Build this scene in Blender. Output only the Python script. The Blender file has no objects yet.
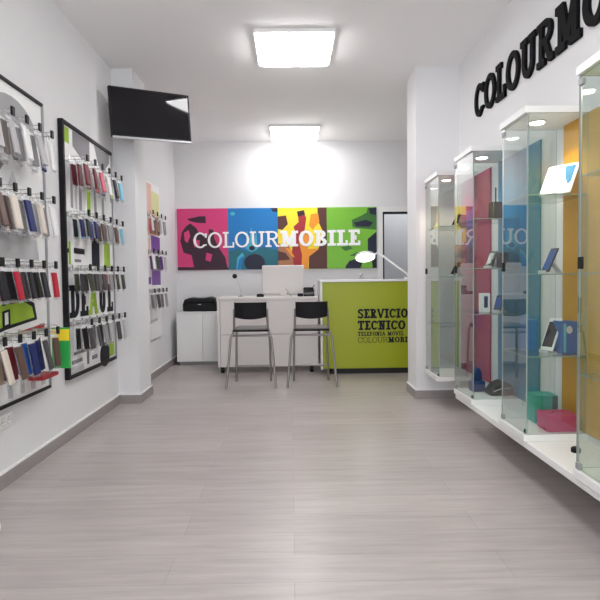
import bpy, bmesh, math, random
from mathutils import Vector, Matrix
random.seed(7)
S = bpy.context.scene
COL = S.collection
pi = math.pi

# ------------------------------------------------------------------ materials
def srgb(r, g, b):
    f = lambda c: (c/255/12.92) if c/255 <= .04045 else ((c/255+.055)/1.055)**2.4
    return (f(r), f(g), f(b))

def mat(name, rgb, rough=.5, metal=0., spec=.5, coat=0., noise=0., nscale=8., emit=0., bump=0.):
    m = bpy.data.materials.new(name); m.use_nodes = True
    nt = m.node_tree; b = nt.nodes['Principled BSDF']
    c = tuple(rgb)+(1,)
    b.inputs['Base Color'].default_value = c
    b.inputs['Roughness'].default_value = rough
    b.inputs['Metallic'].default_value = metal
    b.inputs['Specular IOR Level'].default_value = spec
    b.inputs['Coat Weight'].default_value = coat
    if emit:
        b.inputs['Emission Color'].default_value = c
        b.inputs['Emission Strength'].default_value = emit
    if noise or bump:
        tc = nt.nodes.new('ShaderNodeTexCoord'); n = nt.nodes.new('ShaderNodeTexNoise')
        n.inputs['Scale'].default_value = nscale; n.inputs['Detail'].default_value = 4
        nt.links.new(tc.outputs['Object'], n.inputs['Vector'])
        if noise:
            mx = nt.nodes.new('ShaderNodeMix'); mx.data_type = 'RGBA'
            mx.inputs['A'].default_value = tuple(x*(1-noise) for x in rgb)+(1,)
            mx.inputs['B'].default_value = tuple(min(1, x*(1+noise)) for x in rgb)+(1,)
            nt.links.new(n.outputs['Fac'], mx.inputs['Factor'])
            nt.links.new(mx.outputs['Result'], b.inputs['Base Color'])
        if bump:
            bp = nt.nodes.new('ShaderNodeBump'); bp.inputs['Strength'].default_value = bump
            bp.inputs['Distance'].default_value = .003
            nt.links.new(n.outputs['Fac'], bp.inputs['Height']); nt.links.new(bp.outputs['Normal'], b.inputs['Normal'])
    return m

def glass_mat(name, tint):
    m = bpy.data.materials.new(name); m.use_nodes = True
    nt = m.node_tree; nt.nodes.clear()
    out = nt.nodes.new('ShaderNodeOutputMaterial'); mix = nt.nodes.new('ShaderNodeMixShader')
    tr = nt.nodes.new('ShaderNodeBsdfTransparent'); tr.inputs['Color'].default_value = tuple(tint)+(1,)
    gl = nt.nodes.new('ShaderNodeBsdfGlossy'); gl.inputs['Roughness'].default_value = .0
    fr = nt.nodes.new('ShaderNodeFresnel'); fr.inputs['IOR'].default_value = 1.68
    ge = nt.nodes.new('ShaderNodeNewGeometry')
    # both faces of the pane reflect: 2R/(1+R), counted once where the ray enters
    a = nt.nodes.new('ShaderNodeMath'); a.operation = 'ADD'; a.inputs[1].default_value = 1
    d = nt.nodes.new('ShaderNodeMath'); d.operation = 'DIVIDE'
    t = nt.nodes.new('ShaderNodeMath'); t.operation = 'MULTIPLY'; t.inputs[1].default_value = 2
    inv = nt.nodes.new('ShaderNodeMath'); inv.operation = 'SUBTRACT'; inv.inputs[0].default_value = 1
    f = nt.nodes.new('ShaderNodeMath'); f.operation = 'MULTIPLY'
    L = nt.links.new
    L(fr.outputs[0], a.inputs[0]); L(fr.outputs[0], t.inputs[0]); L(t.outputs[0], d.inputs[0]); L(a.outputs[0], d.inputs[1])
    L(ge.outputs['Backfacing'], inv.inputs[1]); L(d.outputs[0], f.inputs[0]); L(inv.outputs[0], f.inputs[1])
    L(f.outputs[0], mix.inputs['Fac']); L(tr.outputs[0], mix.inputs[1]); L(gl.outputs[0], mix.inputs[2])
    L(mix.outputs[0], out.inputs['Surface'])
    return m

def film_mat(name, rgb, alpha):
    m = mat(name, rgb, .25)
    m.node_tree.nodes['Principled BSDF'].inputs['Alpha'].default_value = alpha
    return m

def floor_mat():
    m = mat('grey_laminate', (.4, .37, .36), .33)
    nt = m.node_tree; b = nt.nodes['Principled BSDF']; L = nt.links.new
    tc = nt.nodes.new('ShaderNodeTexCoord')
    br = nt.nodes.new('ShaderNodeTexBrick'); br.offset = .37; br.squash = 1
    br.inputs['Scale'].default_value = 1; br.inputs['Brick Width'].default_value = 1.28
    br.inputs['Row Height'].default_value = .19; br.inputs['Mortar Size'].default_value = .0016
    br.inputs['Mortar Smooth'].default_value = .3; br.inputs['Bias'].default_value = 0
    br.inputs['Color1'].default_value = (.39, .352, .342, 1); br.inputs['Color2'].default_value = (.44, .400, .388, 1)
    br.inputs['Mortar'].default_value = (.31, .285, .278, 1)
    L(tc.outputs['Object'], br.inputs['Vector'])
    mp = nt.nodes.new('ShaderNodeMapping'); mp.inputs['Scale'].default_value = (1.6, 17, 1)
    L(tc.outputs['Object'], mp.inputs['Vector'])
    n = nt.nodes.new('ShaderNodeTexNoise'); n.inputs['Scale'].default_value = 1.4; n.inputs['Detail'].default_value = 6
    n.inputs['Roughness'].default_value = .62
    L(mp.outputs[0], n.inputs['Vector'])
    rp = nt.nodes.new('ShaderNodeValToRGB')
    rp.color_ramp.elements[0].position = .3; rp.color_ramp.elements[0].color = (.84, .83, .83, 1)
    rp.color_ramp.elements[1].position = .7; rp.color_ramp.elements[1].color = (1.1, 1.1, 1.1, 1)
    L(n.outputs['Fac'], rp.inputs[0])
    mx = nt.nodes.new('ShaderNodeMix'); mx.data_type = 'RGBA'; mx.blend_type = 'MULTIPLY'; mx.inputs['Factor'].default_value = 1
    L(br.outputs['Color'], mx.inputs['A']); L(rp.outputs[0], mx.inputs['B']); L(mx.outputs['Result'], b.inputs['Base Color'])
    bp = nt.nodes.new('ShaderNodeBump'); bp.inputs['Strength'].default_value = .12; bp.inputs['Distance'].default_value = .002
    L(n.outputs['Fac'], bp.inputs['Height']); L(bp.outputs['Normal'], b.inputs['Normal'])
    return m

M = {}
M['wall'] = mat('white_paint', (.735, .732, .742), .75, noise=.015, nscale=3, bump=.04)
M['ceil'] = mat('ceiling_paint', (.89, .88, .88), .85, noise=.01, nscale=2)
M['floor'] = floor_mat()
M['skirt'] = mat('taupe_skirting', srgb(150, 143, 142), .5, noise=.08, nscale=20)
M['white'] = mat('white_laminate', (.80, .80, .79), .35)
M['warmwhite'] = mat('white_melamine', (.69, .655, .635), .42)
M['paper'] = mat('white_print', (.84, .84, .84), .55)
M['black'] = mat('black_plastic', (.005, .005, .006), .45, spec=.25)
M['signblack'] = mat('black_sign_face', (.004, .004, .005), .7, spec=.12)
M['blackmat'] = mat('black_board_frame', (.008, .007, .009), .5, spec=.25)
M['screen'] = mat('black_screen', (.004, .003, .006), .05, spec=.45)
M['chrome'] = mat('chrome', (.62, .60, .585), .22, metal=1)
M['satin'] = mat('satin_steel', (.30, .285, .275), .38, metal=1)
M['alu'] = mat('brushed_aluminium', (.52, .52, .53), .35, metal=1)
M['silver'] = mat('silver_plastic', (.55, .55, .57), .35, metal=.5)
M['grey'] = mat('grey_plastic', (.3, .3, .31), .5)
M['midgrey'] = mat('grey_print', (.22, .21, .23), .55)
M['palegrey'] = mat('pale_grey_print_and_shade', (.52, .52, .54), .55)
M['lime'] = mat('lime_print', srgb(150, 185, 40), .55)
M['counter'] = mat('lime_laminate', srgb(156, 166, 20), .38, noise=.03, nscale=3)
M['ink'] = mat('dark_ink', (.010, .009, .018), .6, spec=.2)
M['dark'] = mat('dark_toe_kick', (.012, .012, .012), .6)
M['seatfab'] = mat('black_fabric', (.008, .007, .009), .6, spec=.2, noise=.2, nscale=120)
M['seatgrey'] = mat('grey_seat_vinyl', (.16, .15, .15), .4)
M['glass'] = glass_mat('clear_glass', (.915, .945, .932))
M['edge'] = mat('glass_edge_green', (.26, .34, .31), .2)
M['film'] = film_mat('clear_blister_film', (.78, .78, .80), .2)
M['lamp'] = mat('light_diffuser', (1, .985, .99), .4, emit=17)
M['spot'] = mat('downlight_lens', (1, .93, .83), .4, emit=22)
M['deskled'] = mat('desk_lamp_led', (.93, .97, 1), .4, emit=9)
M['pink'] = mat('magenta_print', srgb(212, 58, 120), .5)
M['maroon'] = mat('maroon_ink', srgb(52, 12, 38), .5)
M['blue'] = mat('blue_print', srgb(5, 118, 188), .5)
M['teal'] = mat('teal_print', srgb(20, 105, 120), .5)
M['navy'] = mat('navy_ink', srgb(18, 24, 52), .5)
M['cyan'] = mat('cyan_print', srgb(70, 175, 200), .5)
M['yellow'] = mat('yellow_print', srgb(250, 222, 45), .5)
M['orange'] = mat('orange_print', srgb(238, 150, 40), .5)
M['red'] = mat('red_print', srgb(165, 35, 45), .5)
M['brown'] = mat('brown_print', srgb(84, 42, 34), .5)
M['tan'] = mat('tan_print', srgb(176, 118, 78), .5)
M['green'] = mat('green_print', srgb(118, 185, 50), .5)
M['dgreen'] = mat('dark_green_print', srgb(58, 112, 46), .5)
M['whiteink'] = mat('white_lettering', (.9, .9, .9), .5)
M['purple'] = mat('purple_print', srgb(120, 72, 158), .5)
M['peach'] = mat('peach_print', srgb(228, 184, 165), .5)
M['lemon'] = mat('pale_lemon_print', srgb(222, 220, 160), .5)
M['vmagenta'] = mat('magenta_panel', srgb(182, 52, 100), .4)
M['vblue'] = mat('blue_panel', srgb(28, 112, 158), .4)
M['vamber'] = mat('amber_panel', srgb(205, 150, 50), .4)
M['vgreen'] = mat('green_panel', srgb(130, 185, 60), .4)
M['screenlit'] = mat('lit_tablet_screen', (.95, .97, 1), .2, emit=1.6)
M['screenblue'] = mat('blue_wallpaper', srgb(50, 125, 170), .6, spec=.1, emit=.25)
M['doorpaint'] = mat('grey_room_paint', (.40, .41, .43), .7, noise=.02)

# ------------------------------------------------------------------ mesh builder
class MB:
    def __init__(s): s.v = []; s.f = []; s.m = []; s.mats = []; s.smooth = []
    def mi(s, m):
        m = M[m] if isinstance(m, str) else m
        if m not in s.mats: s.mats.append(m)
        return s.mats.index(m)
    def add(s, vs, fs, m, smooth=False, T=None):
        o = len(s.v); k = s.mi(m)
        for p in vs:
            p = Vector(p)
            if T is not None: p = T @ p
            s.v.append(tuple(p))
        for f in fs:
            s.f.append([i+o for i in f]); s.m.append(k); s.smooth.append(smooth)
        return s
    def box(s, a, b, m, T=None, edge=None, axis=None):
        x0, x1 = sorted((a[0], b[0])); y0, y1 = sorted((a[1], b[1])); z0, z1 = sorted((a[2], b[2]))
        v = [(x0,y0,z0),(x1,y0,z0),(x1,y1,z0),(x0,y1,z0),(x0,y0,z1),(x1,y0,z1),(x1,y1,z1),(x0,y1,z1)]
        F = {'z0':(0,3,2,1),'z1':(4,5,6,7),'y0':(0,1,5,4),'x1':(1,2,6,5),'y1':(2,3,7,6),'x0':(3,0,4,7)}
        if edge is None: return s.add(v, list(F.values()), m, T=T)
        s.add(v, [F[axis+'0'], F[axis+'1']], m, T=T)
        return s.add(v, [F[k] for k in F if k[0] != axis], edge, T=T)
    def tube(s, pts, r, m, n=10, cap=True):
        pts = [Vector(p) for p in pts]; vs = []; fs = []
        up = None
        for i, p in enumerate(pts):
            if i == 0: t = pts[1]-p
            elif i == len(pts)-1: t = p-pts[i-1]
            else: t = (pts[i+1]-p).normalized()+(p-pts[i-1]).normalized()
            t.normalize()
            if up is None:
                up = Vector((0,0,1)) if abs(t.z) < .9 else Vector((1,0,0))
            a = t.cross(up).normalized(); b = a.cross(t).normalized(); up = b
            rr = r[i] if isinstance(r, (list, tuple)) else r
            for k in range(n):
                q = 2*pi*k/n; vs.append(p+a*math.cos(q)*rr+b*math.sin(q)*rr)
        for i in range(len(pts)-1):
            for k in range(n):
                k2 = (k+1) % n
                fs.append((i*n+k, i*n+k2, (i+1)*n+k2, (i+1)*n+k))
        s.add(vs, fs, m, True)
        if cap:
            s.add(vs[:n], [tuple(range(n))], m); s.add(vs[-n:], [tuple(reversed(range(n)))], m)
        return s
    def prism(s, poly, d0, d1, m, T):
        """2D outline (counter-clockwise x,y) extruded along local z from d0 to d1, placed by T"""
        area = sum(poly[i][0]*poly[(i+1) % len(poly)][1]-poly[(i+1) % len(poly)][0]*poly[i][1] for i in range(len(poly)))
        if area < 0: poly = poly[::-1]
        n = len(poly)
        v = [(x, y, d0) for x, y in poly]+[(x, y, d1) for x, y in poly]
        f = [tuple(reversed(range(n))), tuple(range(n, 2*n))]+[(i, (i+1) % n, n+(i+1) % n, n+i) for i in range(n)]
        return s.add(v, f, m, T=T)
    def lathe(s, prof, m, T=None, n=24):
        vs = []; fs = []
        for r, z in prof:
            for k in range(n): vs.append((r*math.cos(2*pi*k/n), r*math.sin(2*pi*k/n), z))
        for i in range(len(prof)-1):
            for k in range(n):
                fs.append((i*n+k, i*n+(k+1) % n, (i+1)*n+(k+1) % n, (i+1)*n+k))
        fs.append(tuple(reversed(range(n)))); L = (len(prof)-1)*n; fs.append(tuple(L+k for k in range(n)))
        return s.add(vs, fs, m, True, T)
    def build(s, name, parent=None, bevel=0., seg=2):
        me = bpy.data.meshes.new(name); me.from_pydata(s.v, [], s.f)
        for m in s.mats: me.materials.append(m)
        for p, k, sm in zip(me.polygons, s.m, s.smooth): p.material_index = k; p.use_smooth = sm
        me.update()
        o = bpy.data.objects.new(name, me); COL.objects.link(o)
        if parent: o.parent = parent
        if bevel:
            bv = o.modifiers.new('bevel', 'BEVEL'); bv.width = bevel; bv.segments = seg; bv.limit_method = 'ANGLE'; bv.angle_limit = .7
        return o

def tag(o, label, cat, group=None):
    o['label'] = label; o['category'] = cat
    if group: o['group'] = group
    return o
def thing(name, label, cat, loc=(0,0,0), rz=0, group=None):
    o = bpy.data.objects.new(name, None); COL.objects.link(o); o.empty_display_size = .1
    o.location = loc; o.rotation_euler = (0, 0, rz)
    return tag(o, label, cat, group)
def struct(o, label=None):
    o['kind'] = 'structure'
    return o
def copy_tree(o, parent=None):
    c = o.copy(); COL.objects.link(c)
    if parent: c.parent = parent
    for ch in list(o.children): copy_tree(ch, c)
    return c

# ------------------------------------------------------------------ slab-serif letters (cap height 1)
def ring(cx, cy, rx, ry, tx, ty, a0, a1, n=20):
    out = []
    for i in range(n):
        A = math.radians(a0+(a1-a0)*i/n); B = math.radians(a0+(a1-a0)*(i+1)/n)
        o = lambda a: (cx+rx*math.cos(a), cy+ry*math.sin(a)); k = lambda a: (cx+(rx-tx)*math.cos(a), cy+(ry-ty)*math.sin(a))
        out.append([o(A), o(B), k(B), k(A)])
    return out
def rc(x0, y0, x1, y1): return [(x0, y0), (x1, y0), (x1, y1), (x0, y1)]
def diag(xa, ya, xb, yb, t): return [(xa-t/2, ya), (xa+t/2, ya), (xb+t/2, yb), (xb-t/2, yb)]
def glyph(c, T, H):
    """polygons and advance width: T stem thickness, H thin-stroke and serif thickness"""
    e = .075+T*.25
    if c == 'C':
        w = .84; return ring(w*.5, .5, w*.5, .5, T, H, 40, 320)+[rc(w-.10-H*.3, .66, w-.0, .93), rc(w-.16, .16, w-.02, .2+H*.4)], w
    if c == 'O':
        w = .90; return ring(w*.5, .5, w*.5, .5, T, H, 0, 360, 28), w
    if c == 'D':
        w = .84; return [rc(e, 0, e+T, 1), rc(0, 0, .45, H), rc(0, 1-H, .45, 1)]+ring(.42, .5, w-.42, .5, T, H, -90, 90), w
    if c == 'L':
        w = .70; return [rc(e, 0, e+T, 1), rc(0, 1-H, 2*e+T, 1), rc(0, 0, w, H), rc(w-H*.9, 0, w, .34)], w
    if c == 'U':
        w = .92; a = e; b = w-e
        return [rc(a, .36, a+T, 1), rc(b-T, .36, b, 1), rc(0, 1-H, 2*e+T, 1), rc(w-2*e-T, 1-H, w, 1)]+ring(w/2, .37, w/2-e, .37, T, H*1.2, 180, 360), w
    if c == 'R':
        w = .88; return [rc(e, 0, e+T, 1), rc(0, 0, 2*e+T, H), rc(0, 1-H, .45, 1), rc(e, .45, .45, .45+H)]+ring(.44, .725, .34, .275, T, H, -90, 90)+[diag(w-.06-T*.5, 0, .46, .47, T*1.05), rc(w-.14-T*.6, 0, w, H)], w
    if c == 'B':
        w = .80; return [rc(e, 0, e+T, 1), rc(0, 0, .45, H), rc(0, 1-H, .43, 1), rc(e, .5-H/2, .43, .5+H/2)]+ring(.42, .745, .31, .255, T, H, -90, 90)+ring(.43, .26, w-.43, .26, T, H, -90, 90), w
    if c == 'I':
        w = 2*e+T; return [rc(e, 0, e+T, 1), rc(0, 0, w, H), rc(0, 1-H, w, 1)], w
    if c == 'E' or c == 'F':
        w = .74; g = [rc(e, 0, e+T, 1), rc(0, 1-H, w-.03, 1), rc(w-.03-H*.9, .72, w-.03, 1), rc(e, .5-H/2, .5, .5+H/2), rc(.5-H*.6, .36, .5, .64)]
        return g+([rc(0, 0, w, H), rc(w-H*.9, 0, w, .3)] if c == 'E' else [rc(0, 0, 2*e+T, H)]), w
    if c == 'M':
        w = 1.12; m = w/2
        return [rc(e, 0, e+T*.85, 1), rc(w-e-T, 0, w-e, 1), rc(0, 0, 2*e+T*.85, H), rc(w-2*e-T, 0, w, H), rc(0, 1-H, e+T, 1), rc(w-e-T, 1-H, w, 1),
                diag(m, .12, e+T*.55, 1, T), diag(m, .12, w-e-T*.55, 1, T*.9)], w
    if c == 'N':
        w = .94; return [rc(e, 0, e+T*.8, 1), rc(w-e-T*.8, 0, w-e, 1), rc(0, 0, 2*e+T*.8, H), rc(0, 1-H, e+T*.8, 1), rc(w-2*e-T*.8, 1-H, w, 1), diag(w-e-T*.5, 0, e+T*.5, 1, T)], w
    if c == 'V':
        w = .90; return [diag(w/2, 0, .12, 1, T), diag(w/2, 0, w-.12, 1, T*.8), rc(-.02, 1-H, .30, 1), rc(w-.30, 1-H, w+.02, 1)], w
    if c == 'A':
        w = .92; return [diag(.13, 0, w/2, 1, T*.8), diag(w-.13, 0, w/2, 1, T), rc(.22, .27, w-.22, .27+H*.8), rc(-.02, 0, .30, H), rc(w-.30, 0, w+.02, H)], w
    if c == 'T':
        w = .80; m = w/2; return [rc(m-T/2, 0, m+T/2, 1), rc(0, 1-H, w, 1), rc(0, .68, H*.9, 1), rc(w-H*.9, .68, w, 1), rc(m-T/2-e, 0, m+T/2+e, H)], w
    if c == 'S':
        w = .74; r = .27
        return ring(.37, 1-r, .36, r, T*.85, H*1.1, 25, 270)+ring(.37, r, .36, r+.03, T*.85, H*1.1, -155, 92)+[rc(w-.12, .68, w-.02, .96), rc(.01, .05, .11, .33)], w
    return [], .45
def lettering(mb, text, weights, size, T, m, depth, squeeze=1., gap=.07):
    """adds letters from x=0 in the plane of T; weights: a (stem, serif) pair or one pair per letter"""
    x = 0
    for i, c in enumerate(text):
        th = weights[i] if isinstance(weights, list) else weights
        P, w = glyph(c, *th)
        for k, p in enumerate(P):
            mb.prism([((x+a*squeeze)*size, b*size) for a, b in p], 0, depth+.00002*(k % 7), m, T)
        x += (w+gap)*squeeze
    return x*size
def text_width(text, weights, size, squeeze=1., gap=.07):
    return sum((glyph(c, *(weights[i] if isinstance(weights, list) else weights))[1]+gap)*squeeze for i, c in enumerate(text))*size
LIGHT, BOLD, HEAVY = (.15, .11), (.25, .16), (.27, .19)
CM = [LIGHT]*6+[BOLD]*6

def frameT(o, ex, ey):
    ex = Vector(ex).normalized(); ey = Vector(ey).normalized(); ez = ex.cross(ey)
    return Matrix(((ex.x, ey.x, ez.x, o[0]), (ex.y, ey.y, ez.y, o[1]), (ex.z, ey.z, ez.z, o[2]), (0, 0, 0, 1)))

# ------------------------------------------------------------------ the room
XL, XR, H = -1.558, 1.517, 2.963
YB, YF = 7.323, -1.6
PY0, PY1 = 4.797, 5.15          # the two pillars
PLX, PRX = -1.369, 1.128
XS = 2.35                       # side wall of the wider rear part, behind the right pillar
def sbox(name, a, b, m):
    return struct(MB().box(a, b, m).build(name))
sbox('floor', (-2.2, YF, -.12), (XS+.15, 9.2, 0), 'floor')
sbox('ceiling', (-2.2, YF, H), (XS+.15, 9.2, H+.15), 'ceil')
sbox('wall_left', (XL-.15, YF, 0), (XL, YB+.12, H), 'wall')
sbox('wall_right', (XR, YF, 0), (XR+.15, PY0, H), 'wall')
sbox('wall_side', (XS, PY1, 0), (XS+.15, 9.2, H), 'wall')
sbox('pillar_left', (XL, PY0, 0), (PLX, PY1+.03, H), 'wall')
sbox('pillar_right', (PRX, PY0, 0), (XS+.15, PY1, H), 'wall')
DX0, DX1, DZ = 1.262, 2.12, 2.0
struct(MB().box((XL, YB, 0), (DX0, YB+.12, H), 'wall').box((DX1, YB, 0), (XS, YB+.12, H), 'wall').box((DX0, YB, DZ), (DX1, YB+.12, H), 'wall').build('wall_back'))
struct(MB().box((DX0-.6, YB+1.5, 0), (XS, YB+1.6, H), 'doorpaint').box((DX0-.7, YB+.12, 0), (DX0-.6, YB+1.6, H), 'doorpaint').build('wall_passage'))
struct(MB().box((DX0-.07, YB-.014, 0), (DX0, YB, DZ+.07), 'white').box((DX1, YB-.014, 0), (DX1+.07, YB, DZ+.07), 'white').box((DX0, YB-.014, DZ), (DX1, YB, DZ+.07), 'white')
       .box((DX0, YB-.01, 0), (DX0+.02, YB+.12, DZ), 'ink').box((DX1-.02, YB-.01, 0), (DX1, YB+.12, DZ), 'ink').box((DX0+.02, YB-.01, DZ-.02), (DX1-.02, YB+.12, DZ), 'ink').build('trim_1'))  # dark lining paints the shadow inside the white door frame
def skirting(name, segs):
    a = MB()
    for p, q in segs:
        a.box((p[0], p[1], 0), (q[0], q[1], .078), 'skirt'); a.box((p[0], p[1], .078), (q[0], q[1], .088), 'white')  # white strip paints the lit top edge of the skirting board
    struct(a.build(name))
t = .014
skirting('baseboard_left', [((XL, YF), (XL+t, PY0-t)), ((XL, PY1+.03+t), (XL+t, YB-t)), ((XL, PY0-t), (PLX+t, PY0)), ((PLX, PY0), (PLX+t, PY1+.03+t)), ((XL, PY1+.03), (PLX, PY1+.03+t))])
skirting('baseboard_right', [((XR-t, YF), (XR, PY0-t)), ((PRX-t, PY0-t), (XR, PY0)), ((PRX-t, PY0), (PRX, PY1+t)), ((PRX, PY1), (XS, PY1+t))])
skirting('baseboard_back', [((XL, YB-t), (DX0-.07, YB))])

PL = bpy.data.lights.new('passage_fill', 'AREA'); PL.energy = 16; PL.size = .4  # unseen area light added to brighten the otherwise black passage
plo = bpy.data.objects.new('passage_fill', PL); COL.objects.link(plo); plo.location = (1.75, 8.2, 2.9)
# ceiling light panels
def ceiling_light(x, y, label):
    r = thing('ceiling_light', label, 'light', (x, y, H-.028), 0, 'square ceiling light panels')
    s = .305
    a = MB()
    for p, q in (((-s, -s), (s, -s+.012)), ((-s, s-.012), (s, s)), ((-s, -s+.012), (-s+.012, s-.012)), ((s-.012, -s+.012), (s, s-.012))):
        a.box((p[0], p[1], 0), (q[0], q[1], .028), 'white')
    a.build('frame', r)
    e = s-.014; q = s-.05
    vs = [(-e, -e, .026), (e, -e, .026), (e, e, .026), (-e, e, .026), (-e, -e, -.012), (e, -e, -.012), (e, e, -.012), (-e, e, -.012), (-q, -q, -.034), (q, -q, -.034), (q, q, -.034), (-q, q, -.034)]
    MB().add(vs, [(0, 1, 2, 3)]+[(k+j, k+4+j, k+4+(j+1) % 4, k+(j+1) % 4) for k in (0, 4) for j in range(4)]+[(11, 10, 9, 8)], 'lamp').build('diffuser', r)
ceiling_light(.05, 4.36, 'large bright square ceiling light in the middle of the shop')
ceiling_light(.05, 1.88, 'unseen ceiling light added to brighten the shop entrance end')  # out of view, added because the front of the room was too dark
ceiling_light(.07, 6.84, 'bright ceiling light close to the back wall above the desk')

# ------------------------------------------------------------------ back wall banner
BX = [-1.533, -.846, -.168, .498, 1.175]
BZ0, BZ1, BY = 1.236, 2.066, YB-.022
ban = thing('wall_banner', 'wide four-colour shop banner with white lettering on the back wall', 'banner', (0, YB, BZ0))
def panel(i, bg, shapes, mapx, mapy):
    w = BX[i+1]-BX[i]; h = BZ1-BZ0
    a = MB().box((BX[i], -.02, 0), (BX[i+1], 0, h), bg)
    T = frameT((BX[i], -.02, 0), (1, 0, 0), (0, 0, 1))
    for k, (m, poly) in enumerate(shapes):
        pts = []
        for x, y in poly:
            u = min(1, max(0, (x-mapx[0])/(mapx[1]-mapx[0]))); v = min(1, max(0, 1-(y-mapy[0])/(mapy[1]-mapy[0])))
            pts.append((u*w, v*h))
        a.prism(pts, 0, .0006+.00035*k, m, T)
    o = a.build('picture_panel', ban)
    return o
def ell(cx, cy, rx, ry, n=18): return [(cx+rx*math.cos(2*pi*k/n), cy+ry*math.sin(2*pi*k/n)) for k in range(n)]
o = panel(0, 'pink', [
    ('maroon', [(75, 148), (100, 128), (128, 150), (150, 178), (196, 160), (222, 165), (226, 210), (250, 262), (284, 318), (296, 385), (120, 385), (104, 302), (62, 288), (46, 225), (56, 175)]),
    ('maroon', [(84, 104), (150, 90), (182, 90), (184, 128), (140, 126), (100, 116)]),
    ('maroon', [(30, 368), (300, 372), (300, 385), (30, 385)]),
    ('pink', [(128, 138), (180, 132), (200, 150), (196, 196), (160, 190), (140, 172)]),
    ('pink', [(66, 180), (92, 165), (100, 200), (84, 236), (70, 222)]),
    ('pink', [(112, 215), (150, 222), (146, 262), (120, 258)]),
    ('pink', [(185, 290), (215, 300), (205, 340), (178, 330)])], (30, 300), (48, 385))
o['label'] = 'magenta panel with a dark figure in a cap'
o = panel(1, 'blue', [
    ('teal', [(302, 285), (360, 268), (420, 290), (500, 262), (580, 280), (580, 385), (302, 385)]),
    ('cyan', [(398, 268), (408, 170), (420, 230), (432, 150), (446, 235), (460, 175), (466, 275), (430, 290)]),
    ('cyan', [(345, 385), (352, 320), (380, 292), (392, 310), (372, 340), (372, 385)]),
    ('navy', ell(448, 348, 58, 48)), ('navy', ell(434, 268, 16, 13)), ('navy', [(540, 48), (580, 48), (580, 72), (552, 68)]),
    ('blue', [(350, 380), (362, 330), (385, 305), (380, 350), (368, 385)]), ('cyan', ell(330, 78, 14, 10))], (302, 580), (48, 385))
o['label'] = 'blue panel with dark and pale shapes'
o = panel(2, 'yellow', [
    ('brown', [(262, 75), (312, 75), (312, 395), (210, 395), (215, 320), (268, 285), (290, 200), (262, 140)]),
    ('tan', [(45, 260), (100, 270), (135, 330), (150, 395), (45, 395)]),
    ('brown', [(45, 120), (90, 115), (100, 160), (70, 190), (45, 185)]),
    ('red', [(155, 100), (185, 92), (200, 130), (190, 200), (205, 280), (180, 330), (170, 390), (130, 385), (120, 300), (140, 200), (130, 175), (158, 150)]),
    ('orange', [(170, 200), (210, 190), (222, 240), (205, 290), (270, 290), (215, 330), (205, 395), (170, 395), (175, 320), (160, 260)]),
    ('maroon', [(150, 95), (188, 88), (195, 112), (155, 122)]),
    ('orange', [(80, 280), (110, 290), (135, 335), (120, 330)]),
    ('brown', [(45, 300), (85, 310), (110, 345), (45, 350)]),
    ('orange', [(225, 110), (265, 105), (272, 150), (235, 190), (215, 170)])], (45, 312), (75, 395))
o['label'] = 'yellow panel with red and brown figures'
o = panel(3, 'green', [
    ('dgreen', [(445, 135), (500, 110), (525, 95), (530, 70), (577, 70), (577, 190), (520, 185), (450, 175)]),
    ('navy', [(535, 72), (577, 68), (577, 110), (545, 105)]), ('navy', [(455, 150), (520, 135), (560, 150), (540, 172), (470, 172)]),
    ('navy', [(530, 240), (577, 200), (577, 400), (555, 400), (550, 330), (530, 300)]),
    ('navy', [(410, 390), (430, 360), (470, 348), (500, 370), (490, 400), (410, 400)]),
    ('dgreen', [(385, 285), (430, 275), (450, 292), (410, 305)]),
    ('dgreen', [(430, 330), (470, 312), (520, 318), (500, 340)])], (312, 577), (65, 400))
o['label'] = 'green panel with dark blotches'
wd = text_width('COLOURMOBILE', CM, 1, .86, .05)
size = .214; sq = .86*(2.275/(wd*size))
a = MB(); lettering(a, 'COLOURMOBILE', CM, size, frameT((-1.312, -.0265, .294), (1, 0, .008), (0, 0, 1)), 'whiteink', .003, sq, .05)
a.build('lettering', ban)

# ------------------------------------------------------------------ rear furniture
cab = thing('storage_cabinet', 'low white two-door cabinet under the black printer in the corner', 'cabinet', (-1.15, 6.9, 0))
MB().box((-.33, .02, .045), (.335, .40, .672), 'white').box((-.31, .05, 0), (.315, .38, .045), 'grey').build('body', cab)
MB().box((-.335, -.0, .672), (.34, .405, .692), 'white').build('top', cab, .002)
for x0, x1, hx in ((-.33, .002, -.03), (.006, .335, .036)):
    d = MB().box((x0, 0, .05), (x1, .019, .668), 'white').build('door', cab, .002)
pr = thing('printer', 'black inkjet printer with rounded top on the low white cabinet', 'printer', (-1.188, 7.08, .692))
MB().box((-.218, -.14, .004), (.218, .16, .115), 'black').build('body', pr, .018, 3)
MB().prism([(-.215, .115), (-.19, .16), (-.12, .18), (-.05, .172), (.06, .174), (.12, .188), (.19, .168), (.215, .115)], -.15, .13, 'black', frameT((0, 0, 0), (1, 0, 0), (0, 0, 1))).build('scanner_lid', pr, .012, 3)
MB().box((-.14, -.15, .012), (.14, -.138, .03), 'ink').build('paper_tray', pr, .002)
MB().box((-.014, -.1525, .088), (.02, -.1385, .096), 'silver').build('badge', pr)

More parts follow.
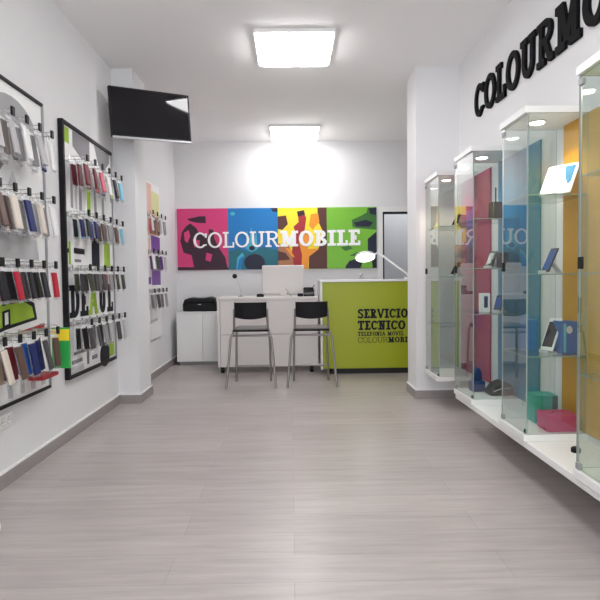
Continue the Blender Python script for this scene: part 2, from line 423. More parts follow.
desk = thing('reception_desk', 'white reception desk behind the two bar stools', 'desk', (-.28, 6.25, 0))
x0, x1 = -.585, .59
MB().box((x0-.005, -.012, .858), (x1, .62, .89), 'warmwhite').build('worktop', desk, .003)
MB().box((x0+.035, 0, .458), (x1, .018, .858), 'warmwhite').build('upper_panel', desk, .0015)
MB().box((x0+.035, 0, .075), (x1, .018, .452), 'warmwhite').build('lower_panel', desk, .0015)
MB().box((x0, -.004, .075), (x0+.03, .6, .858), 'warmwhite').build('side_panel', desk, .0015)
MB().box((x1-.03, .02, .075), (x1, .6, .858), 'warmwhite').build('side_panel', desk, .0015)
def caster(x, y, par):
    T = frameT((x, y, .034), (0, 1, 0), (0, 0, 1))
    MB().lathe([(.010, -.022), (.031, -.020), (.034, -.010), (.034, .010), (.031, .020), (.010, .022)], 'black', T, 18).box((x-.02, y-.028, .05), (x+.02, y+.03, .075), 'black').build('caster', par)
for x in (x0+.05, x1-.075):
    for y in (.035, .55): caster(x, y, desk)

ctr = thing('service_counter', 'lime green service counter with white top and black lettering', 'counter', (.335, 6.1, 0))
cw = 1.7
MB().box((-.012, -.02, 1.058), (cw, .66, 1.084), 'white').build('countertop', ctr, .004)
MB().box((.022, 0, .065), (cw-.02, .02, 1.058), 'counter').build('front_panel', ctr, .0015)
MB().box((0, .0, .05), (.021, .64, 1.058), 'white').build('side_panel', ctr, .001)
MB().box((.03, .021, .065), (cw-.02, .62, 1.0), 'white').build('body', ctr)
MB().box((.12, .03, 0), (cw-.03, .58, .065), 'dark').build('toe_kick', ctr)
for x in (.03, .07): pass
a = MB(); F = lambda x, z: frameT((x, -.0, z), (1, 0, 0), (0, 0, 1))
lettering(a, 'SERVICIO', HEAVY, .108, F(.425, .640), 'ink', .003, .83, .045)
lettering(a, 'TECNICO', HEAVY, .108, F(.425, .505), 'ink', .003, .86, .045)
lettering(a, 'TELEFONIA MOVIL', (.24, .16), .047, F(.425, .438), 'ink', .003, .88, .08)
lettering(a, 'COLOURMOBILE', [(.09, .07)]*6+[(.25, .16)]*6, .064, F(.425, .358), 'ink', .003, .98, .07)
a.build('lettering', ctr)

mon = thing('desktop_computer', 'white back of an all-in-one computer screen on the desk', 'computer', (-.094, 6.56, .89))
MB().box((-.257, -.016, .025), (.257, .022, .378), 'warmwhite').build('housing', mon, .012, 3)
MB().box((-.245, .022, .05), (.245, .024, .366), 'screen').build('screen', mon)
a = MB().box((-.1, -.045, 0), (.1, .07, .008), 'warmwhite')
a.prism([(-.040, .008), (-.020, .008), (-.0165, .10), (-.022, .10)], -.04, .04, 'warmwhite', frameT((0, 0, 0), (0, 1, 0), (0, 0, 1))).build('stand', mon, .002)
MB().tube([(.03, -.017, .085), (.045, -.045, .075), (.08, -.09, .03), (.095, -.12, .004), (.10, -.15, .004)], .004, 'grey', 8).lathe([(.011, 0), (.011, .006), (.005, .01)], 'grey', frameT((.03, -.016, .085), (1, 0, 0), (0, 0, 1)), 12).build('power_cable', mon)

ph = thing('desk_phone', 'black desk telephone beside the computer against the green counter', 'telephone', (.165, 6.42, .89))
MB().prism([(-.07, 0), (.09, 0), (.09, .085), (.03, .08), (-.07, .025)], -.055, .075, 'black', frameT((.04, 0, 0), (0, 1, 0), (0, 0, 1))).build('body', ph, .006)
MB().box((-.088, -.07, .0), (-.02, .06, .035), 'ink').build('cradle', ph, .008)
MB().tube([(-.012, .01, .083), (.0, .01, .094), (.09, .01, .094), (.1, .01, .083)], [.014, .016, .016, .014], 'black', 12).build('handset', ph)
MB().tube([(.085, .07, .08), (.118, .075, .135)], .005, 'black', 8).build('antenna', ph)

wc = thing('webcam', 'small round black webcam on a thin bent stem at desk left end', 'webcam', (-.62, 6.6, .89))
MB().lathe([(.034, 0), (.034, .008), (.012, .014), (.006, .02)], 'grey', None, 18).build('base', wc)
MB().tube([(0, 0, .015), (.004, 0, .07), (-.015, 0, .15), (-.05, 0, .215), (-.068, 0, .235)], .004, 'silver', 8).build('stem', wc)
MB().lathe([(.004, -.02), (.022, -.018), (.03, 0), (.022, .018), (.004, .02)], 'black', frameT((-.07, 0, .252), (1, 0, 0), (0, 0, 1)), 18).build('camera_head', wc)
o = MB().box((-.04, -.03, 0), (.045, .03, .032), 'black').box((-.03, -.02, .032), (.03, .02, .038), 'ink').build('card_reader', None, .006)
o.location = (-.37, 6.4, .89); tag(o, 'small black card reader lying on the desk left of the computer', 'card reader')

# desk lamp on the counter
lp = thing('magnifier_lamp', 'lit white workbench lamp on jointed arm over the green counter', 'lamp', (1.43, 6.52, 1.084))
MB().box((-.035, -.04, 0), (.035, .04, .022), 'white').lathe([(.014, .022), (.012, .06)], 'silver', None, 14).build('clamp', lp, .003)
MB().tube([(0, 0, .05), (-.012, 0, .07), (-.36, -.01, .325)], .014, 'white', 10).build('arm', lp)
T = frameT((-.525, -.03, .272), (1, 0, .03), (0, -.90, .43))
MB().lathe([(.08, -.026), (.112, -.022), (.124, -.008), (.124, .010), (.114, .010), (.110, .002), (.02, .002)], 'white', T, 32).tube([(-.36, -.01, .325), (-.415, -.02, .30)], .012, 'white').build('lamp_head', lp)
T2 = T
MB().lathe([(.109, .003), (.107, .008), (.06, .010)], 'deskled', T2, 32).build('diffuser', lp)
o = MB().box((-.022, -.03, -.03), (.022, 0, .03), 'white').tube([(-.01, -.03, -.012), (.006, -.05, -.005), (.022, -.042, .028)], .007, 'grey', 8).build('wall_hook', None, .004)
o.location = (.955, YB, 1.135); tag(o, 'small grey hook on the white wall under the green banner panel', 'hook')

# ------------------------------------------------------------------ bar stools
def make_stool(x, label):
    r = thing('bar_stool', label, 'stool', (x, 5.56, 0), 0, 'bar stools at the reception desk')
    # seat: shallow dished pad, black underside
    n = 8; T = frameT((0, 0, 0), (1, 0, 0), (0, 1, 0))
    out = []
    for cx, cy, a0 in ((.13, .17, 0), (-.13, .17, 90), (-.14, -.13, 180), (.14, -.13, 270)):
        for k in range(n+1):
            q = math.radians(a0+90*k/n); out.append((cx+.04*math.cos(q), cy+.04*math.sin(q)))
    MB().prism(out, .572, .588, 'seatfab', T).build('seat', r, .004)
    MB().prism([(a*.97, b*.97) for a, b in out], .588, .606, 'seatgrey', T).build('seat_pad', r, .007, 3)
    # backrest: curved plate with a bowed lower edge
    m = 14; vs = []; fs = []
    for k in range(m+1):
        u = -1+2*k/m; X = .163*u; Y = -.135-.035*(1-u*u); zb = .718-.022*(1-u*u)
        for (dy, z) in ((-.010, zb), (-.012, .868), (.010, .868), (.010, zb)): vs.append((X, Y+dy, z))
    for k in range(m):
        for j in range(4): fs.append((4*k+j, 4*k+4+j, 4*k+4+(j+1) % 4, 4*k+(j+1) % 4)[::-1])
    fs += [(0, 1, 2, 3), (4*m+3, 4*m+2, 4*m+1, 4*m)]
    MB().add(vs, fs, 'seatfab').build('backrest', r, .005)
    for s in (-1, 1):
        MB().tube([(.165*s, -.125, .80), (.168*s, -.12, .70), (.172*s, -.10, .60), (.186*s, -.10, .545), (.208*s, -.11, .50), (.232*s, -.15, .22), (.252*s, -.195, .0)], 0.0125, 'satin').build('leg', r)
        MB().tube([(.165*s, .17, .565), (.176*s, .175, .52), (.188*s, .195, .0)], 0.0125, 'satin').build('leg', r)
        MB().tube([(.175*s, -.10, .565), (.165*s, .17, .563)], .009, 'satin').build('side_rail', r)
    MB().tube([(-.19, -.105, .525), (.19, -.105, .525)], .010, 'satin').build('stretcher', r)
    MB().tube([(-.186, .187, .17), (.186, .187, .17)], .010, 'satin').build('foot_rail', r)
    return r
make_stool(-.414, 'black-backed chrome bar stool standing wholly in front of the white desk')
make_stool(.205, 'black-backed chrome bar stool overlapping the corner of the lime green counter')

# ------------------------------------------------------------------ television
tvc = Vector((-1.163, 4.622, 2.503))
tv = thing('television', 'black flat television mounted high on the left pillar', 'television', tvc)
yaw, ti, rol = .57, .015, .055
e0 = Vector((math.cos(yaw), math.sin(yaw), 0)); tn0 = Vector((e0.y, -e0.x, 0))
u0 = Vector((tn0.x*math.sin(ti), tn0.y*math.sin(ti), math.cos(ti)))
TT = frameT((0, 0, 0), e0*math.cos(rol)+u0*math.sin(rol), u0*math.cos(rol)-e0*math.sin(rol))
w, h = .346, .206
MB().box((-w, -h, -.035), (w, h, 0), 'black', TT).box((-w*.6, -h*.6, -.06), (w*.6, h*.6, -.035), 'black', TT).build('housing', tv, .006)
MB().box((-w+.016, -h+.026, .0), (w-.016, h-.016, .0015), 'screen', TT).build('screen', tv)
MB().box((-w+.004, -h-.006, -.02), (w-.004, -h+.012, .004), 'silver', TT).build('trim_strip', tv, .003)
MB().box((-.08, -.08, -.075), (.08, .08, -.06), 'blackmat', TT).tube([TT @ Vector((-.04, 0, -.07)), (-.14, .12, -.01), (-.26, PY0-tvc.y-.01, -.01)], .018, 'blackmat', 8).box((-.32, PY0-tvc.y-.015, -.09), (-.215, PY0-tvc.y, .07), 'blackmat').build('wall_bracket', tv)

# ------------------------------------------------------------------ accessory boards on the left wall
def make_hook(par, y, z, L, x0, shape=None):
    hk = MB().tube([(x0, y, z), (x0+L, y, z)], .0028, 'chrome', 8).tube([(x0, y, z+.022), (x0+L-.004, y, z+.022)], .002, 'chrome', 6).box((x0, y-.012, z-.012), (x0+.004, y+.012, z+.03), 'chrome').build('hook', par)
    MB().box((x0+L-.005, y-.014, z-.012), (x0+L+.006, y+.014, z+.032), 'black').build('hook_tip', hk, .002)
    return hk
def board(name, label, y0, y1, z0, z1, frame, rails, shapes, hooksY, L, letters=()):
    """a white printed board on the left wall: local x out of the wall, y along it"""
    r = thing(name, label, 'display board', (XL, 0, 0))
    a = MB().box((0, y0, z0), (.022, y1, z1), 'paper')
    T = frameT((.022, 0, 0), (0, 1, 0), (0, 0, 1))
    for k, (m, poly) in enumerate(shapes): a.prism(poly, 0, .0006+.00025*k, m, T)
    for (txt, y, z, s, sq, cols) in letters:
        yy = y
        for c, m in zip(txt, cols):
            g, wd = glyph(c, .26, .17)
            for kk, p in enumerate(g): a.prism([(yy+q*s*sq, z+e*s) for q, e in p], 0, .005+.00002*kk, m, T)
            yy += (wd+.1)*s*sq
    a.build('printed_panel', r)
    if frame:
        fm, ft = frame
        f = MB()
        f.box((0, y0-ft, z0-ft), (.036, y0, z1+ft), fm); f.box((0, y1, z0-ft), (.036, y1+.009, z1+ft), 'grey')
        f.box((0, y0, z1), (.036, y1, z1+ft), fm); f.box((0, y0, z0-ft), (.036, y1, z0), fm)
        f.build('frame', r, .003)
    for z in rails:
        MB().box((.022, y0+.01, z-.012), (.030, y1-.01, z+.014), 'alu').build('rail', r)
        for y in hooksY: make_hook(r, y, z, L, .030)
    return r
rowsz = [1.945, 1.567, 1.188, .805]
# near board
Y1s = [2.44, 2.585, 2.73, 2.875, 3.02, 3.17]
M['silverprint'] = mat('mid_grey_print', (.33, .33, .34), .55)
sh1 = [('silverprint', [(3.03+.30*math.cos(pi*k/14), 1.93+.20*math.sin(pi*k/14)) for k in range(15)]),
       ('midgrey', [(2.40, 1.52), (2.40, 1.80), (2.75, 1.80), (2.93, 1.74), (2.80, 1.60)]), ('lime', ell(2.62, 1.76, .11, .10)),
       ('palegrey', [(2.45, 1.23), (2.45, 1.42), (3.25, 1.42), (3.3, 1.23)]),  # shadows under the second hook row, painted as a pale grey block
       ('palegrey', [(2.95, 1.62), (3.02, 1.72), (3.08, 1.62)]),
       ('ink', [(2.40, 0.775), (2.40, 0.915), (2.62, 0.975), (2.80, 1.015), (2.95, 1.005), (3.10, 1.015), (3.22, 0.975), (3.25, 0.875), (2.9, 0.845)]),
       ('lime', [(2.42, 0.805), (2.42, 0.895), (2.64, 0.945), (2.82, 0.990), (2.95, 0.980), (3.09, 0.990), (3.19, 0.955), (3.215, 0.890), (2.9, 0.865)]),
       ('ink', [(2.74, 0.965), (2.79, 1.055), (2.87, 1.055), (2.90, 0.975), (2.86, 0.975), (2.84, 1.030), (2.81, 1.030), (2.78, 0.965)]),
       ('ink', [(2.86, 0.855), (2.86, 0.945), (2.94, 0.955), (2.94, 0.865)]), ('paper', [(2.885, 0.870), (2.885, 0.935), (2.92, 0.940), (2.92, 0.875)]),
       ('ink', [(2.40, 0.750), (2.40, 0.780), (3.05, 0.820), (3.05, 0.800)]), ('red', [(3.05, 0.800), (3.05, 0.822), (3.34, 0.845), (3.34, 0.820)])]
for k in range(7):
    y = 2.50+.13*k
    sh1.append(('palegrey', rc(y, .47, y+.045, .55)))
    if k < 6: sh1.append(('ink', [(y-.03, .60), (y+.03, .56), (y+.07, .60), (y+.07, .64), (y-.03, .64)]))
board('display_board', 'large white accessory board at left edge with lime and black print', 2.33, 3.385, .449, 2.185, ('blackmat', .018), rowsz, sh1, Y1s, .15)
# board beside the pillar
Y2s = [3.77, 3.92, 4.07, 4.22, 4.37, 4.52]
sh2 = [('lime', rc(3.71, 2.06, 3.80, 2.165)), ('midgrey', [(3.86, 2.17), (3.86, 2.06), (4.02, 2.0), (4.18, 2.02), (4.18, 2.17)]), ('midgrey', [(4.28, 2.17), (4.36, 2.04), (4.46, 1.98), (4.62, 2.10), (4.62, 2.17)]),
       ('midgrey', rc(3.80, 1.62, 3.84, 1.92)), ('midgrey', rc(3.95, 1.62, 4.0, 1.90)), ('midgrey', rc(4.25, 1.60, 4.30, 1.84)), ('midgrey', rc(4.42, 1.60, 4.47, 1.82)),
       ('palegrey', rc(3.88, 1.62, 3.91, 1.92)), ('lime', rc(4.10, 1.60, 4.17, 1.80)),
       ('ink', rc(3.70, 1.30, 3.76, 1.33)), ('lime', rc(3.74, 1.22, 3.77, 1.38)), ('ink', rc(3.83, 1.30, 4.02, 1.34)), ('midgrey', rc(3.84, 1.24, 3.95, 1.26)),
       ('ink', rc(4.17, 1.22, 4.33, 1.44)), ('lime', rc(4.44, 1.22, 4.58, 1.42)),
       ('ink', ell(4.40, .50, .11, .10)), ('lime', rc(4.50, .47, 4.63, .62)), ('midgrey', rc(3.74, .52, 3.92, .545)), ('midgrey', rc(3.78, .58, 4.2, .60)), ('palegrey', rc(3.72, .46, 3.95, .50)), ('midgrey', rc(4.02, .48, 4.05, .58)), ('midgrey', rc(4.12, .50, 4.22, .53))]
board('display_board', 'white accessory board framed in black beside the left pillar', 3.695, 4.66, .450, 2.175, ('blackmat', .026), rowsz, sh2, Y2s, .128,
      [('DEAUL', 3.73, .845, .23, .86, ['ink', 'ink', 'lime', 'ink', 'ink'])])
# board beyond the pillar
rows3 = [1.80, 1.40, .985]; Y3s = [5.60, 5.78, 5.96, 6.14]
sh3 = [('peach', rc(5.3, 1.84, 6.0, 2.16)), ('lemon', rc(6.0, 1.84, 6.34, 2.1)), ('peach', [(5.3, 1.6), (6.05, 1.6), (6.05, 1.84), (5.3, 1.84)]), ('tan', rc(5.9, 1.62, 6.34, 1.83)),
       ('blue', rc(5.3, 1.55, 5.72, 1.68)), ('peach', rc(5.3, 1.34, 5.9, 1.56)), ('purple', rc(5.95, 1.05, 6.34, 1.60)), ('purple', rc(5.3, .78, 5.78, .92)), ('purple', rc(5.3, 1.06, 5.9, 1.14)),
       ('palegrey', [(5.3, .60), (6.15, .645), (6.15, .675), (5.3, .63)]), ('palegrey', rc(5.40, .72, 5.68, .735)), ('palegrey', rc(5.5, .52, 5.8, .54))]
board('display_board', 'colourful peach and purple accessory board beyond the left pillar', 5.28, 6.36, .45, 2.18, None, rows3, sh3, Y3s, .11)

# packs hanging on the hooks: card with a hang hole, a case behind film
CASE = {'black': (.012, .012, .016), 'charcoal': (.06, .055, .06), 'grey': (.28, .27, .28), 'silver': (.45, .44, .45), 'white': (.78, .77, .76), 'cream': (.66, .58, .50),
        'red': srgb(178, 26, 52), 'maroon': srgb(104, 24, 34), 'brown': srgb(92, 70, 62), 'tan': srgb(150, 132, 112), 'navy': srgb(28, 38, 92), 'blue': srgb(40, 88, 165),
        'sky': srgb(120, 185, 210), 'pink': srgb(196, 128, 160), 'rose': srgb(205, 90, 110), 'lime': srgb(170, 200, 50), 'green': srgb(40, 150, 60), 'purple': srgb(92, 58, 120), 'taupe': srgb(120, 110, 104), 'olive': srgb(62, 64, 50)}
protos = {}
def pack_proto(col, kind):
    key = (col, kind)
    if key in protos: return protos[key], False
    mc = M.get('case_'+col) or mat(col+'_case', CASE[col], .45, spec=.25); M['case_'+col] = mc
    hw, ht = {'tall': (.031, .218), 'std': (.031, .195), 'short': (.031, .172)}[kind]
    c = MB()
    c.box((-.0012, -hw, -ht), (.0012, hw, -.012), 'film')
    c.box((-.0012, -hw, .004), (.0012, hw, .018), 'film'); c.box((-.0012, -hw, -.012), (.0012, -.011, .004), 'film'); c.box((-.0012, .011, -.012), (.0012, hw, .004), 'film')
    r = c.build('phone_case_pack')
    MB().box((.0014, -hw+.004, -ht+.016), (.0150, hw-.004, -.034), mc).build('phone_case', r, .004, 2)
    MB().box((.0014, -hw+.001, -.032), (.003, hw-.001, -.014), 'paper').build('header_card', r)
    protos[key] = r
    return r, True
ORD = ['first', 'second', 'third', 'fourth', 'fifth', 'sixth']
def hang(rowname, boardname, group, hooksY, z, L, cols, kind, n, x0=.030, skip=()):
    for hi, y in enumerate(hooksY):
        cc = cols[hi]
        if isinstance(cc, str): cc = cc.split()
        for k, col in enumerate(cc):
            r, new = pack_proto(col, kind)
            o = r if new else copy_tree(r)
            step = (L-.045)/max(1, len(cc)-1) if len(cc) > 1 else 0
            o.location = (XL+x0+.020+step*k+random.uniform(-.002, .002), y, z-.0015)
            o.rotation_euler = (random.uniform(-.05, .05), random.uniform(-.11, -.02)-.035*k, random.uniform(-.16, .16))
            pos = 'only pack' if len(cc) == 1 else ('outermost' if k == len(cc)-1 else 'innermost' if k == 0 else ORD[len(cc)-1-k]+' from tip')
            tag(o, f'{col} case pack, {pos} on {ORD[hi]} hook, {rowname} row, {boardname}', 'phone case', group)
RN = ['top', 'second', 'third', 'bottom']
g1 = 'phone case packs on the near board'
b1 = 'board nearest the camera'
L1 = .15
near = [['pink pink pink silver', 'pink rose pink silver', 'pink white taupe silver', 'white taupe grey white', 'silver white grey silver', 'white navy white'],
        ['brown taupe brown taupe', 'taupe brown taupe brown', 'brown charcoal brown cream', 'cream white grey navy', 'navy white silver cream', 'silver grey white'],
        ['black black black charcoal', 'black black maroon black', 'maroon red black red', 'grey black charcoal black', 'red grey black black', 'red grey red'],
        ['tan cream tan tan', 'tan brown tan cream', 'maroon brown maroon brown', 'navy grey blue navy', 'black white navy charcoal', 'brown brown']]
for i in range(4): hang(RN[i], b1, g1, Y1s, rowsz[i], L1, near[i], ['tall', 'tall', 'std', 'tall'][i], 4)
g2 = 'phone case packs on the board beside the pillar'
mid = [['maroon maroon maroon', 'white maroon maroon', 'white red rose', 'white navy white', 'white lime black', 'grey navy sky'],
       ['black navy black', 'sky blue navy', 'maroon brown brown', 'brown taupe grey', 'grey silver brown', 'silver grey sky'],
       ['olive charcoal olive', 'charcoal olive charcoal', 'charcoal grey charcoal', 'olive rose grey', 'olive black olive', 'grey charcoal olive'],
       ['black black charcoal', 'charcoal grey charcoal', 'charcoal black grey', 'grey charcoal silver', 'grey silver charcoal', 'grey silver']]
for i in range(4): hang(RN[i], 'board beside the pillar', g2, Y2s, rowsz[i], .128, mid[i], ['std', 'short', 'short', 'std'][i], 3)
g3 = 'phone case packs on the board beyond the pillar'
far = [['blue white', 'rose tan', 'taupe silver', 'brown grey'], ['charcoal white', 'purple charcoal', 'grey purple', 'purple silver'], ['charcoal grey', 'taupe charcoal', 'grey taupe', 'silver grey']]
for i in range(3): hang(RN[i], 'board beyond the pillar', g3, Y3s, rows3[i], .11, far[i], 'std', 2)
# tall green pack at the end of the near board's bottom row
r = thing('accessory_bag', 'tall green and yellow hanging bag at the end of bottom hook row', 'accessory bag', (XL+.145, 3.285, .84))
MB().box((-.055, -.002, -.27), (.055, .010, -.02), mat('leaf_green_bag', srgb(45, 165, 75), .4)).build('pouch', r, .003)
MB().box((-.0552, -.0045, -.10), (.0552, -.0022, -.03), 'yellow').build('label_patch', r)
MB().tube([(-.118, .004, .0), (-.03, .004, -.004), (0, .004, -.02)], .0022, 'chrome', 6).tube([(-.115, .004, .0), (-.1232, .004, .0)], .008, 'chrome', 6).build('hanger', r)
o = MB().box((0, -.10, -.012), (.10, .10, .012), 'red').build('shelf_clip', None, .008)
o.location = (XL+.037, 3.17, .545); tag(o, 'red plastic ledge at the lower end of the near accessory board', 'ledge')

# wall socket and floor object
so = thing('wall_socket', 'white double power socket low on the left wall under the near board', 'socket', (XL, 2.895, .352))
MB().box((0, -.075, -.04), (.010, .06, .04), 'white').build('cover_plate', so, .003)
for y in (-.035, .025):
    T = frameT((.010, y, 0), (0, 1, 0), (0, 0, 1))
    MB().lathe([(.022, 0), (.022, .003), (.018, .003), (.016, .0008)], 'warmwhite', T, 18).box((.0105, y-.011, -.003), (.0115, y-.006, .003), 'dark').box((.0105, y+.006, -.003), (.0115, y+.011, .003), 'dark').build('outlet', so)
fb = thing('stand_base', 'rounded white stand base poking in at left edge of floor', 'stand', (-1.40, 2.27, 0))
MB().lathe([(.11, 0), (.118, .004), (.118, .012)], 'dark', None, 32).build('rubber_pad', fb)
MB().lathe([(.125, .012), (.13, .03), (.122, .05), (.08, .066), (.02, .07)], 'white', None, 32).build('base', fb)
MB().lathe([(.018, .07), (.016, .30)], 'white', None, 16).build('pole', fb)

# ------------------------------------------------------------------ wall lettering on the right
sg = thing('wall_sign', 'large black raised shop-name letters along the right wall', 'sign', (XR, 4.352, 2.366))
sw = [(.185, .15)]*6+[(.23, .17)]*6
x = 0; size = .258
tot = text_width('COLOURM', sw, size, 1, .09)
sq = (4.36-2.76)/tot
for i, c in enumerate('COLOURMOBILE'):
    a = MB(); adv = lettering(a, c, [sw[i]], size, frameT((-.0, -x, -.024*x), (0, -1, -.024), (0, 0, 1)), 'signblack', .02, sq, .09)
    a.build('letter', sg); x += adv

# ------------------------------------------------------------------ glass vitrines on the right
VX, VZ0, VZ1 = 1.19, .252, 1.952
o = struct(MB().box((VX+.004, 1.2, .216), (XR, 3.865, VZ0), 'white').build('trim_2', None, .003))
def pane(mb, a, b, axis): return mb.box(a, b, 'glass', edge='edge', axis=axis)
SHELF = {}
def vitrine(key, y0, y1, panel_m, py0, py1, shelves, label):
    r = thing('display_case', label, 'display case', ((VX+XR)/2, (y0+y1)/2, VZ0), 0, 'glass display cases on the right wall')
    X0, X1 = VX-(VX+XR)/2, XR-(VX+XR)/2; w = (y1-y0)/2; Hh = VZ1-VZ0
    yc = (y0+y1)/2
    MB().box((X0-.008, -w, 0), (X1, w, .036), 'white').build('base', r, .002)
    MB().box((X0-.008, -w, Hh-.034), (X1, w, Hh), 'white').build('top', r, .002)
    MB().box((X1-.012, py0-yc, .036), (X1-.002, py1-yc, Hh-.034), panel_m).build('back_panel', r)
    pane(MB(), (X0+.012, -w+.002, .037), (X1-.013, -w+.007, Hh-.035), 'y').build('side_glass', r)
    pane(MB(), (X0+.012, w-.007, .037), (X1-.013, w-.002, Hh-.035), 'y').build('side_glass', r)
    d = pane(MB(), (0, 0, .040), (.005, 2*w-.006, Hh-.038), 'x').build('glass_door', r)
    d.location = (X0+.004, -w+.003, 0); d.rotation_euler = (0, 0, {'A': 0, 'B': .018, 'C': -.011, 'D': 0}[key])   # hung a little out of true
    for z in (.05, Hh-.065):
        MB().box((-.006, 2*w-.038, z-.012), (.010, 2*w-.009, z+.014), 'grey').build('hinge', d, .002)
    MB().box((-.004, .003, .042), (.009, .019, .062), 'black').build('door_clip', d, .002)
    MB().box((-.008, 2*w-.038, .875), (.008, 2*w-.015, .925), 'black').build('door_lock', d, .003)
    MB().box((X0+.007, -w+.0075, .037), (X0+.0115, -w+.013, Hh-.035), 'alu').build('corner_post', r)
    MB().box((X0+.007, w-.013, .037), (X0+.0115, w-.0075, Hh-.035), 'alu').build('corner_post', r)
    for z in shelves:
        pane(MB(), (X0+.014, -w+.008, z-VZ0-.006), (X1-.014, w-.008, z-VZ0), 'z').build('shelf', r)
    dl = MB().lathe([(.044, Hh-.0345), (.048, Hh-.038), (.041, Hh-.042), (.037, Hh-.037)], 'white', frameT((-.035, 0, 0), (1, 0, 0), (0, 1, 0)), 24).build('downlight', r)
    MB().lathe([(.036, Hh-.0375), (.034, Hh-.043), (.012, Hh-.047)], 'spot', frameT((-.035, 0, 0), (1, 0, 0), (0, 1, 0)), 24).build('lens', dl)
    L = bpy.data.lights.new('downlight_beam', 'SPOT'); L.energy = 14; L.spot_size = 2.2; L.spot_blend = .7; L.color = (1, .85, .66); L.shadow_soft_size = .025
    lo = bpy.data.objects.new('downlight_beam', L); COL.objects.link(lo); lo.parent = r; lo.location = (-.035, 0, Hh-.05)
SA, SB, SC = [1.513, 1.105, .70], [1.483, 1.157, .855], [1.513, 1.111, .690]
vitrine('A', 4.31, 4.72, 'vmagenta', 4.02, 4.71, SA, 'glass display case with magenta back panel, farthest along, against the right pillar')
vitrine('B', 3.49, 3.865, 'vblue', 3.22, 3.86, SB, 'glass display case with blue back panel, second from the right pillar')
vitrine('C', 2.69, 3.02, 'vamber', 2.44, 2.94, SC, 'glass display case with amber back panel holding the white tablet')
vitrine('D', 1.85, 2.212, 'vgreen', 1.62, 2.20, SC, 'nearest glass display case, cut off by the right edge')

o = MB().lathe([(.022, 0), (.022, .018), (.016, .024), (.006, .026)], 'black', None, 20).build('cable_grommet')
o.location = (1.36, 2.52, VZ0); tag(o, 'small round black cable cap on the white ledge before the nearest display case', 'cable cap')
# ------------------------------------------------------------------ goods in the vitrines
def slab(r, name, T, w, h, d, m, bev=.004):
    return MB().box((-w/2, 0, -d), (w/2, h, 0), m, T).build(name, r, bev)
def leaning(name, label, cat, loc, yaw, lean, w, h, d, body, screen, margin=(.006, .014), stand='film', group=None, extra=None):
    """a device leaning back on a small easel; yaw turns its face away from the camera side"""
    r = thing(name, label, cat, loc, yaw, group)
    ey = (0, math.sin(lean), math.cos(lean)); T = frameT((0, 0, .012), (1, 0, 0), ey)
    slab(r, 'body', T, w, h, d, body)
    MB().box((-w/2+margin[0], margin[1], .0), (w/2-margin[0], h-margin[1], .0008), screen, T).build('screen', r)
    if extra: extra(r, T, w, h)
    by = (h*.55)*math.sin(lean)+d+.002; bz = (h*.55)*math.cos(lean)
    MB().box((-.03, -.016, 0), (.03, by+.05, .006), 'palegrey').box((-.03, -.016, .006), (.03, -.012, .018), 'palegrey').prism([(by-.004+.012*0, bz*.9), (by+.004, bz*.9), (by+.05, .006), (by+.042, .006)], -.02, .02, 'palegrey', frameT((0, 0, 0), (0, 1, 0), (0, 0, 1))).build('easel', r)
    return r
def carton(name, label, loc, size, yaw, m, cat='box', lid=None, detail=None, group=None):
    r = thing(name, label, cat, loc, yaw, group)
    a, b, c = size
    MB().box((-a/2, -b/2, 0), (a/2, b/2, c*(.62 if lid else 1)), m).build('box_body', r, .003)
    if lid: MB().box((-a/2-.002, -b/2-.002, c*.62), (a/2+.002, b/2+.002, c), lid).build('lid', r, .003)
    if detail: detail(r, a, b, c)
    return r
M['magbox'] = mat('magenta_card', srgb(190, 42, 108), .45)
M['tealbox'] = mat('teal_card', srgb(40, 150, 140), .45)
M['tealdark'] = mat('dark_teal_card', srgb(16, 62, 58), .5)
M['bluebox'] = mat('blue_card', srgb(22, 92, 160), .4)
M['deepblue'] = mat('navy_card', srgb(24, 40, 105), .45)
M['blackphone'] = mat('black_phone_shell', (.005, .005, .006), .4, spec=.25)
M['bluephone'] = mat('blue_phone_screen', srgb(40, 80, 150), .15)

# case C (tablet, phones and boxes)
def corner(r, T, w, h):
    MB().prism([(w/2-.075, h-.016), (w/2-.014, h-.016), (w/2-.014, .07), (w/2-.028, .05), (w/2-.055, .10)], .0009, .0014, 'screenblue', T).build('wallpaper', r)
leaning('tablet', 'white tablet with bright screen leaning on the upper glass shelf', 'tablet', (1.378, 2.79, 1.514), -.992, .531, .174, .192, .009, 'white', 'screenlit', (.008, .010), extra=corner)
leaning('smartphone', 'black phone with blue screen on the shelf below the white tablet', 'phone', (1.367, 2.866, 1.112), -1.372, .454, .060, .141, .010, 'blackphone', 'bluephone', (.004, .012))
leaning('smartphone', 'white phone with black screen in front of the blue boxes', 'phone', (1.352, 2.815, .691), -1.189, .413, .081, .185, .010, 'white', 'screen', (.008, .022))
carton('product_box', 'bright blue phone box behind the white phone, nearer the aisle', (1.315, 2.935, .691), (.05, .10, .17), 0, 'bluebox', group='blue phone boxes')
carton('product_box', 'dark teal-blue phone box standing beside the white phone by the back panel', (1.450, 2.80, .691), (.085, .10, .17), 0, 'bluebox', detail=lambda r, a, b, c: (MB().box((-a/2+.008, -b/2-.001, .01), (-a/2+.02, -b/2, c-.01), 'cyan').build('printed_stripe', r), MB().prism(ell(-.005, c*.75, .016, .02), 0, .001, 'palegrey', frameT((0, -b/2, 0), (1, 0, 0), (0, 0, 1))).build('printed_picture', r)), group='blue phone boxes')
def tealside(r, a, b, c):
    MB().box((a/2-.030, -b/2-.001, .004), (a/2-.0, -b/2, c-.004), 'tealdark').build('dark_stripe', r)
carton('gift_box', 'tall teal box on the display case floor behind the magenta box', (1.395, 2.945, .289), (.125, .11, .155), 0, 'tealbox', detail=tealside)
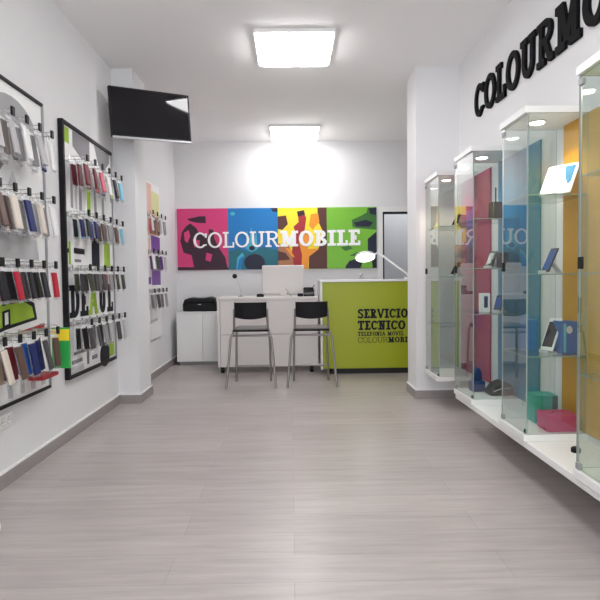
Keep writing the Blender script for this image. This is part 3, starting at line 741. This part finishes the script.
def ribbon(r, a, b, c):
    MB().tube([(-.04, -.01, c+.001), (-.015, .0, c+.008), (.02, .01, c+.008), (.04, .012, c+.001)], .004, 'magbox', 8).build('handle', r)
carton('gift_box', 'flat magenta box with lid on the display case floor', (1.405, 2.785, .289), (.165, .125, .088), 0, 'magbox', lid='magbox', detail=ribbon)
# case B
leaning('smartphone', 'dark phone leaning on the middle shelf before the blue panel, near the black card box', 'phone', (1.36, 3.66, 1.158), -.9, .55, .06, .125, .010, 'blackphone', 'screen')
carton('product_box', 'dark maroon phone box standing on middle shelf of the blue-backed case', (1.455, 3.66, 1.158), (.062, .06, .105), 0, 'maroon')
def antenna(r, a, b, c):
    MB().tube([(.0, 0, c), (.0, 0, c+.10)], .005, 'black', 8).build('antenna', r)
carton('router', 'black router box with upright antenna on upper shelf of blue-backed case', (1.40, 3.64, 1.484), (.07, .08, .12), 0, 'black', cat='router', detail=antenna)
def picture(r, a, b, c):
    MB().box((-a*.22, -b/2-.001, c*.25), (a*.22, -b/2, c*.85), 'deepblue').build('printed_phone', r)
carton('product_box', 'white phone box with dark phone picture on the lower shelf', (1.327, 3.65, .856), (.058, .06, .13), 0, 'paper', detail=picture)
leaning('smartphone', 'slim dark phone leaning beside the white phone box', 'phone', (1.40, 3.62, .856), -.9, .45, .055, .115, .009, 'blackphone', 'bluephone')
bt = thing('toy_stand', 'dark blue upright holder on the floor of the blue-backed case', 'holder', (1.315, 3.76, .289))
MB().box((-.05, -.04, 0), (.05, .04, .075), 'deepblue').build('base', bt, .012)
MB().prism([(-.035, .075), (.03, .075), (.028, .13), (.014, .165), (-.012, .165), (-.026, .13)], -.025, .025, 'deepblue', frameT((0, 0, 0), (1, 0, 0), (0, 0, 1))).build('upright', bt, .006)
bg = thing('camera_pouch', 'black zipped pouch lying beside the dark blue holder', 'pouch', (1.425, 3.64, .289))
MB().prism([(-.085, 0), (.08, 0), (.085, .05), (.06, .085), (.0, .095), (-.045, .075), (-.08, .03)], -.06, .06, 'blackphone', frameT((0, 0, 0), (1, 0, 0), (0, 0, 1))).build('body', bg, .018, 3)
MB().tube([(-.06, -.062, .03), (-.01, -.066, .05), (.06, -.062, .055)], .003, 'silver', 6).build('zip', bg)
# case A
leaning('smartphone', 'thin dark phone leaning on the middle shelf of the magenta-backed case', 'phone', (1.355, 4.47, 1.106), -1.1, .55, .06, .125, .009, 'blackphone', 'screen')
leaning('smartphone', 'dark phone leaning on the upper shelf of the magenta-backed case', 'phone', (1.36, 4.46, 1.514), -1.1, .55, .06, .12, .009, 'blackphone', 'screen')

# ------------------------------------------------------------------ daylight from the open shop front, camera
W = bpy.data.worlds.new('daylight'); S.world = W; W.use_nodes = True
W.node_tree.nodes['Background'].inputs['Color'].default_value = (.93, .96, 1, 1)
W.node_tree.nodes['Background'].inputs['Strength'].default_value = 2.6

cam = bpy.data.cameras.new('camera'); co = bpy.data.objects.new('camera', cam); COL.objects.link(co)
cam.sensor_fit = 'HORIZONTAL'; cam.sensor_width = 36; cam.lens = 535*36/600; cam.clip_start = .05
yw, pt, rl = .0166, .0395, .012
co.location = (0, 0, 1.1)
R = Matrix.Rotation(-yw, 4, 'Z') @ Matrix.Rotation(pi/2-pt, 4, 'X') @ Matrix.Rotation(-rl, 4, 'Z')
co.rotation_euler = R.to_euler()
S.camera = co
S.view_settings.view_transform = 'Standard'; S.view_settings.look = 'None'; S.view_settings.gamma = 1; S.view_settings.use_curve_mapping = False
S.view_settings.exposure = 0.3
S.cycles.use_denoising = True
S.cycles.max_bounces = 16; S.cycles.transparent_max_bounces = 32; S.cycles.diffuse_bounces = 6; S.cycles.glossy_bounces = 6
S.cycles.sample_clamp_indirect = 8
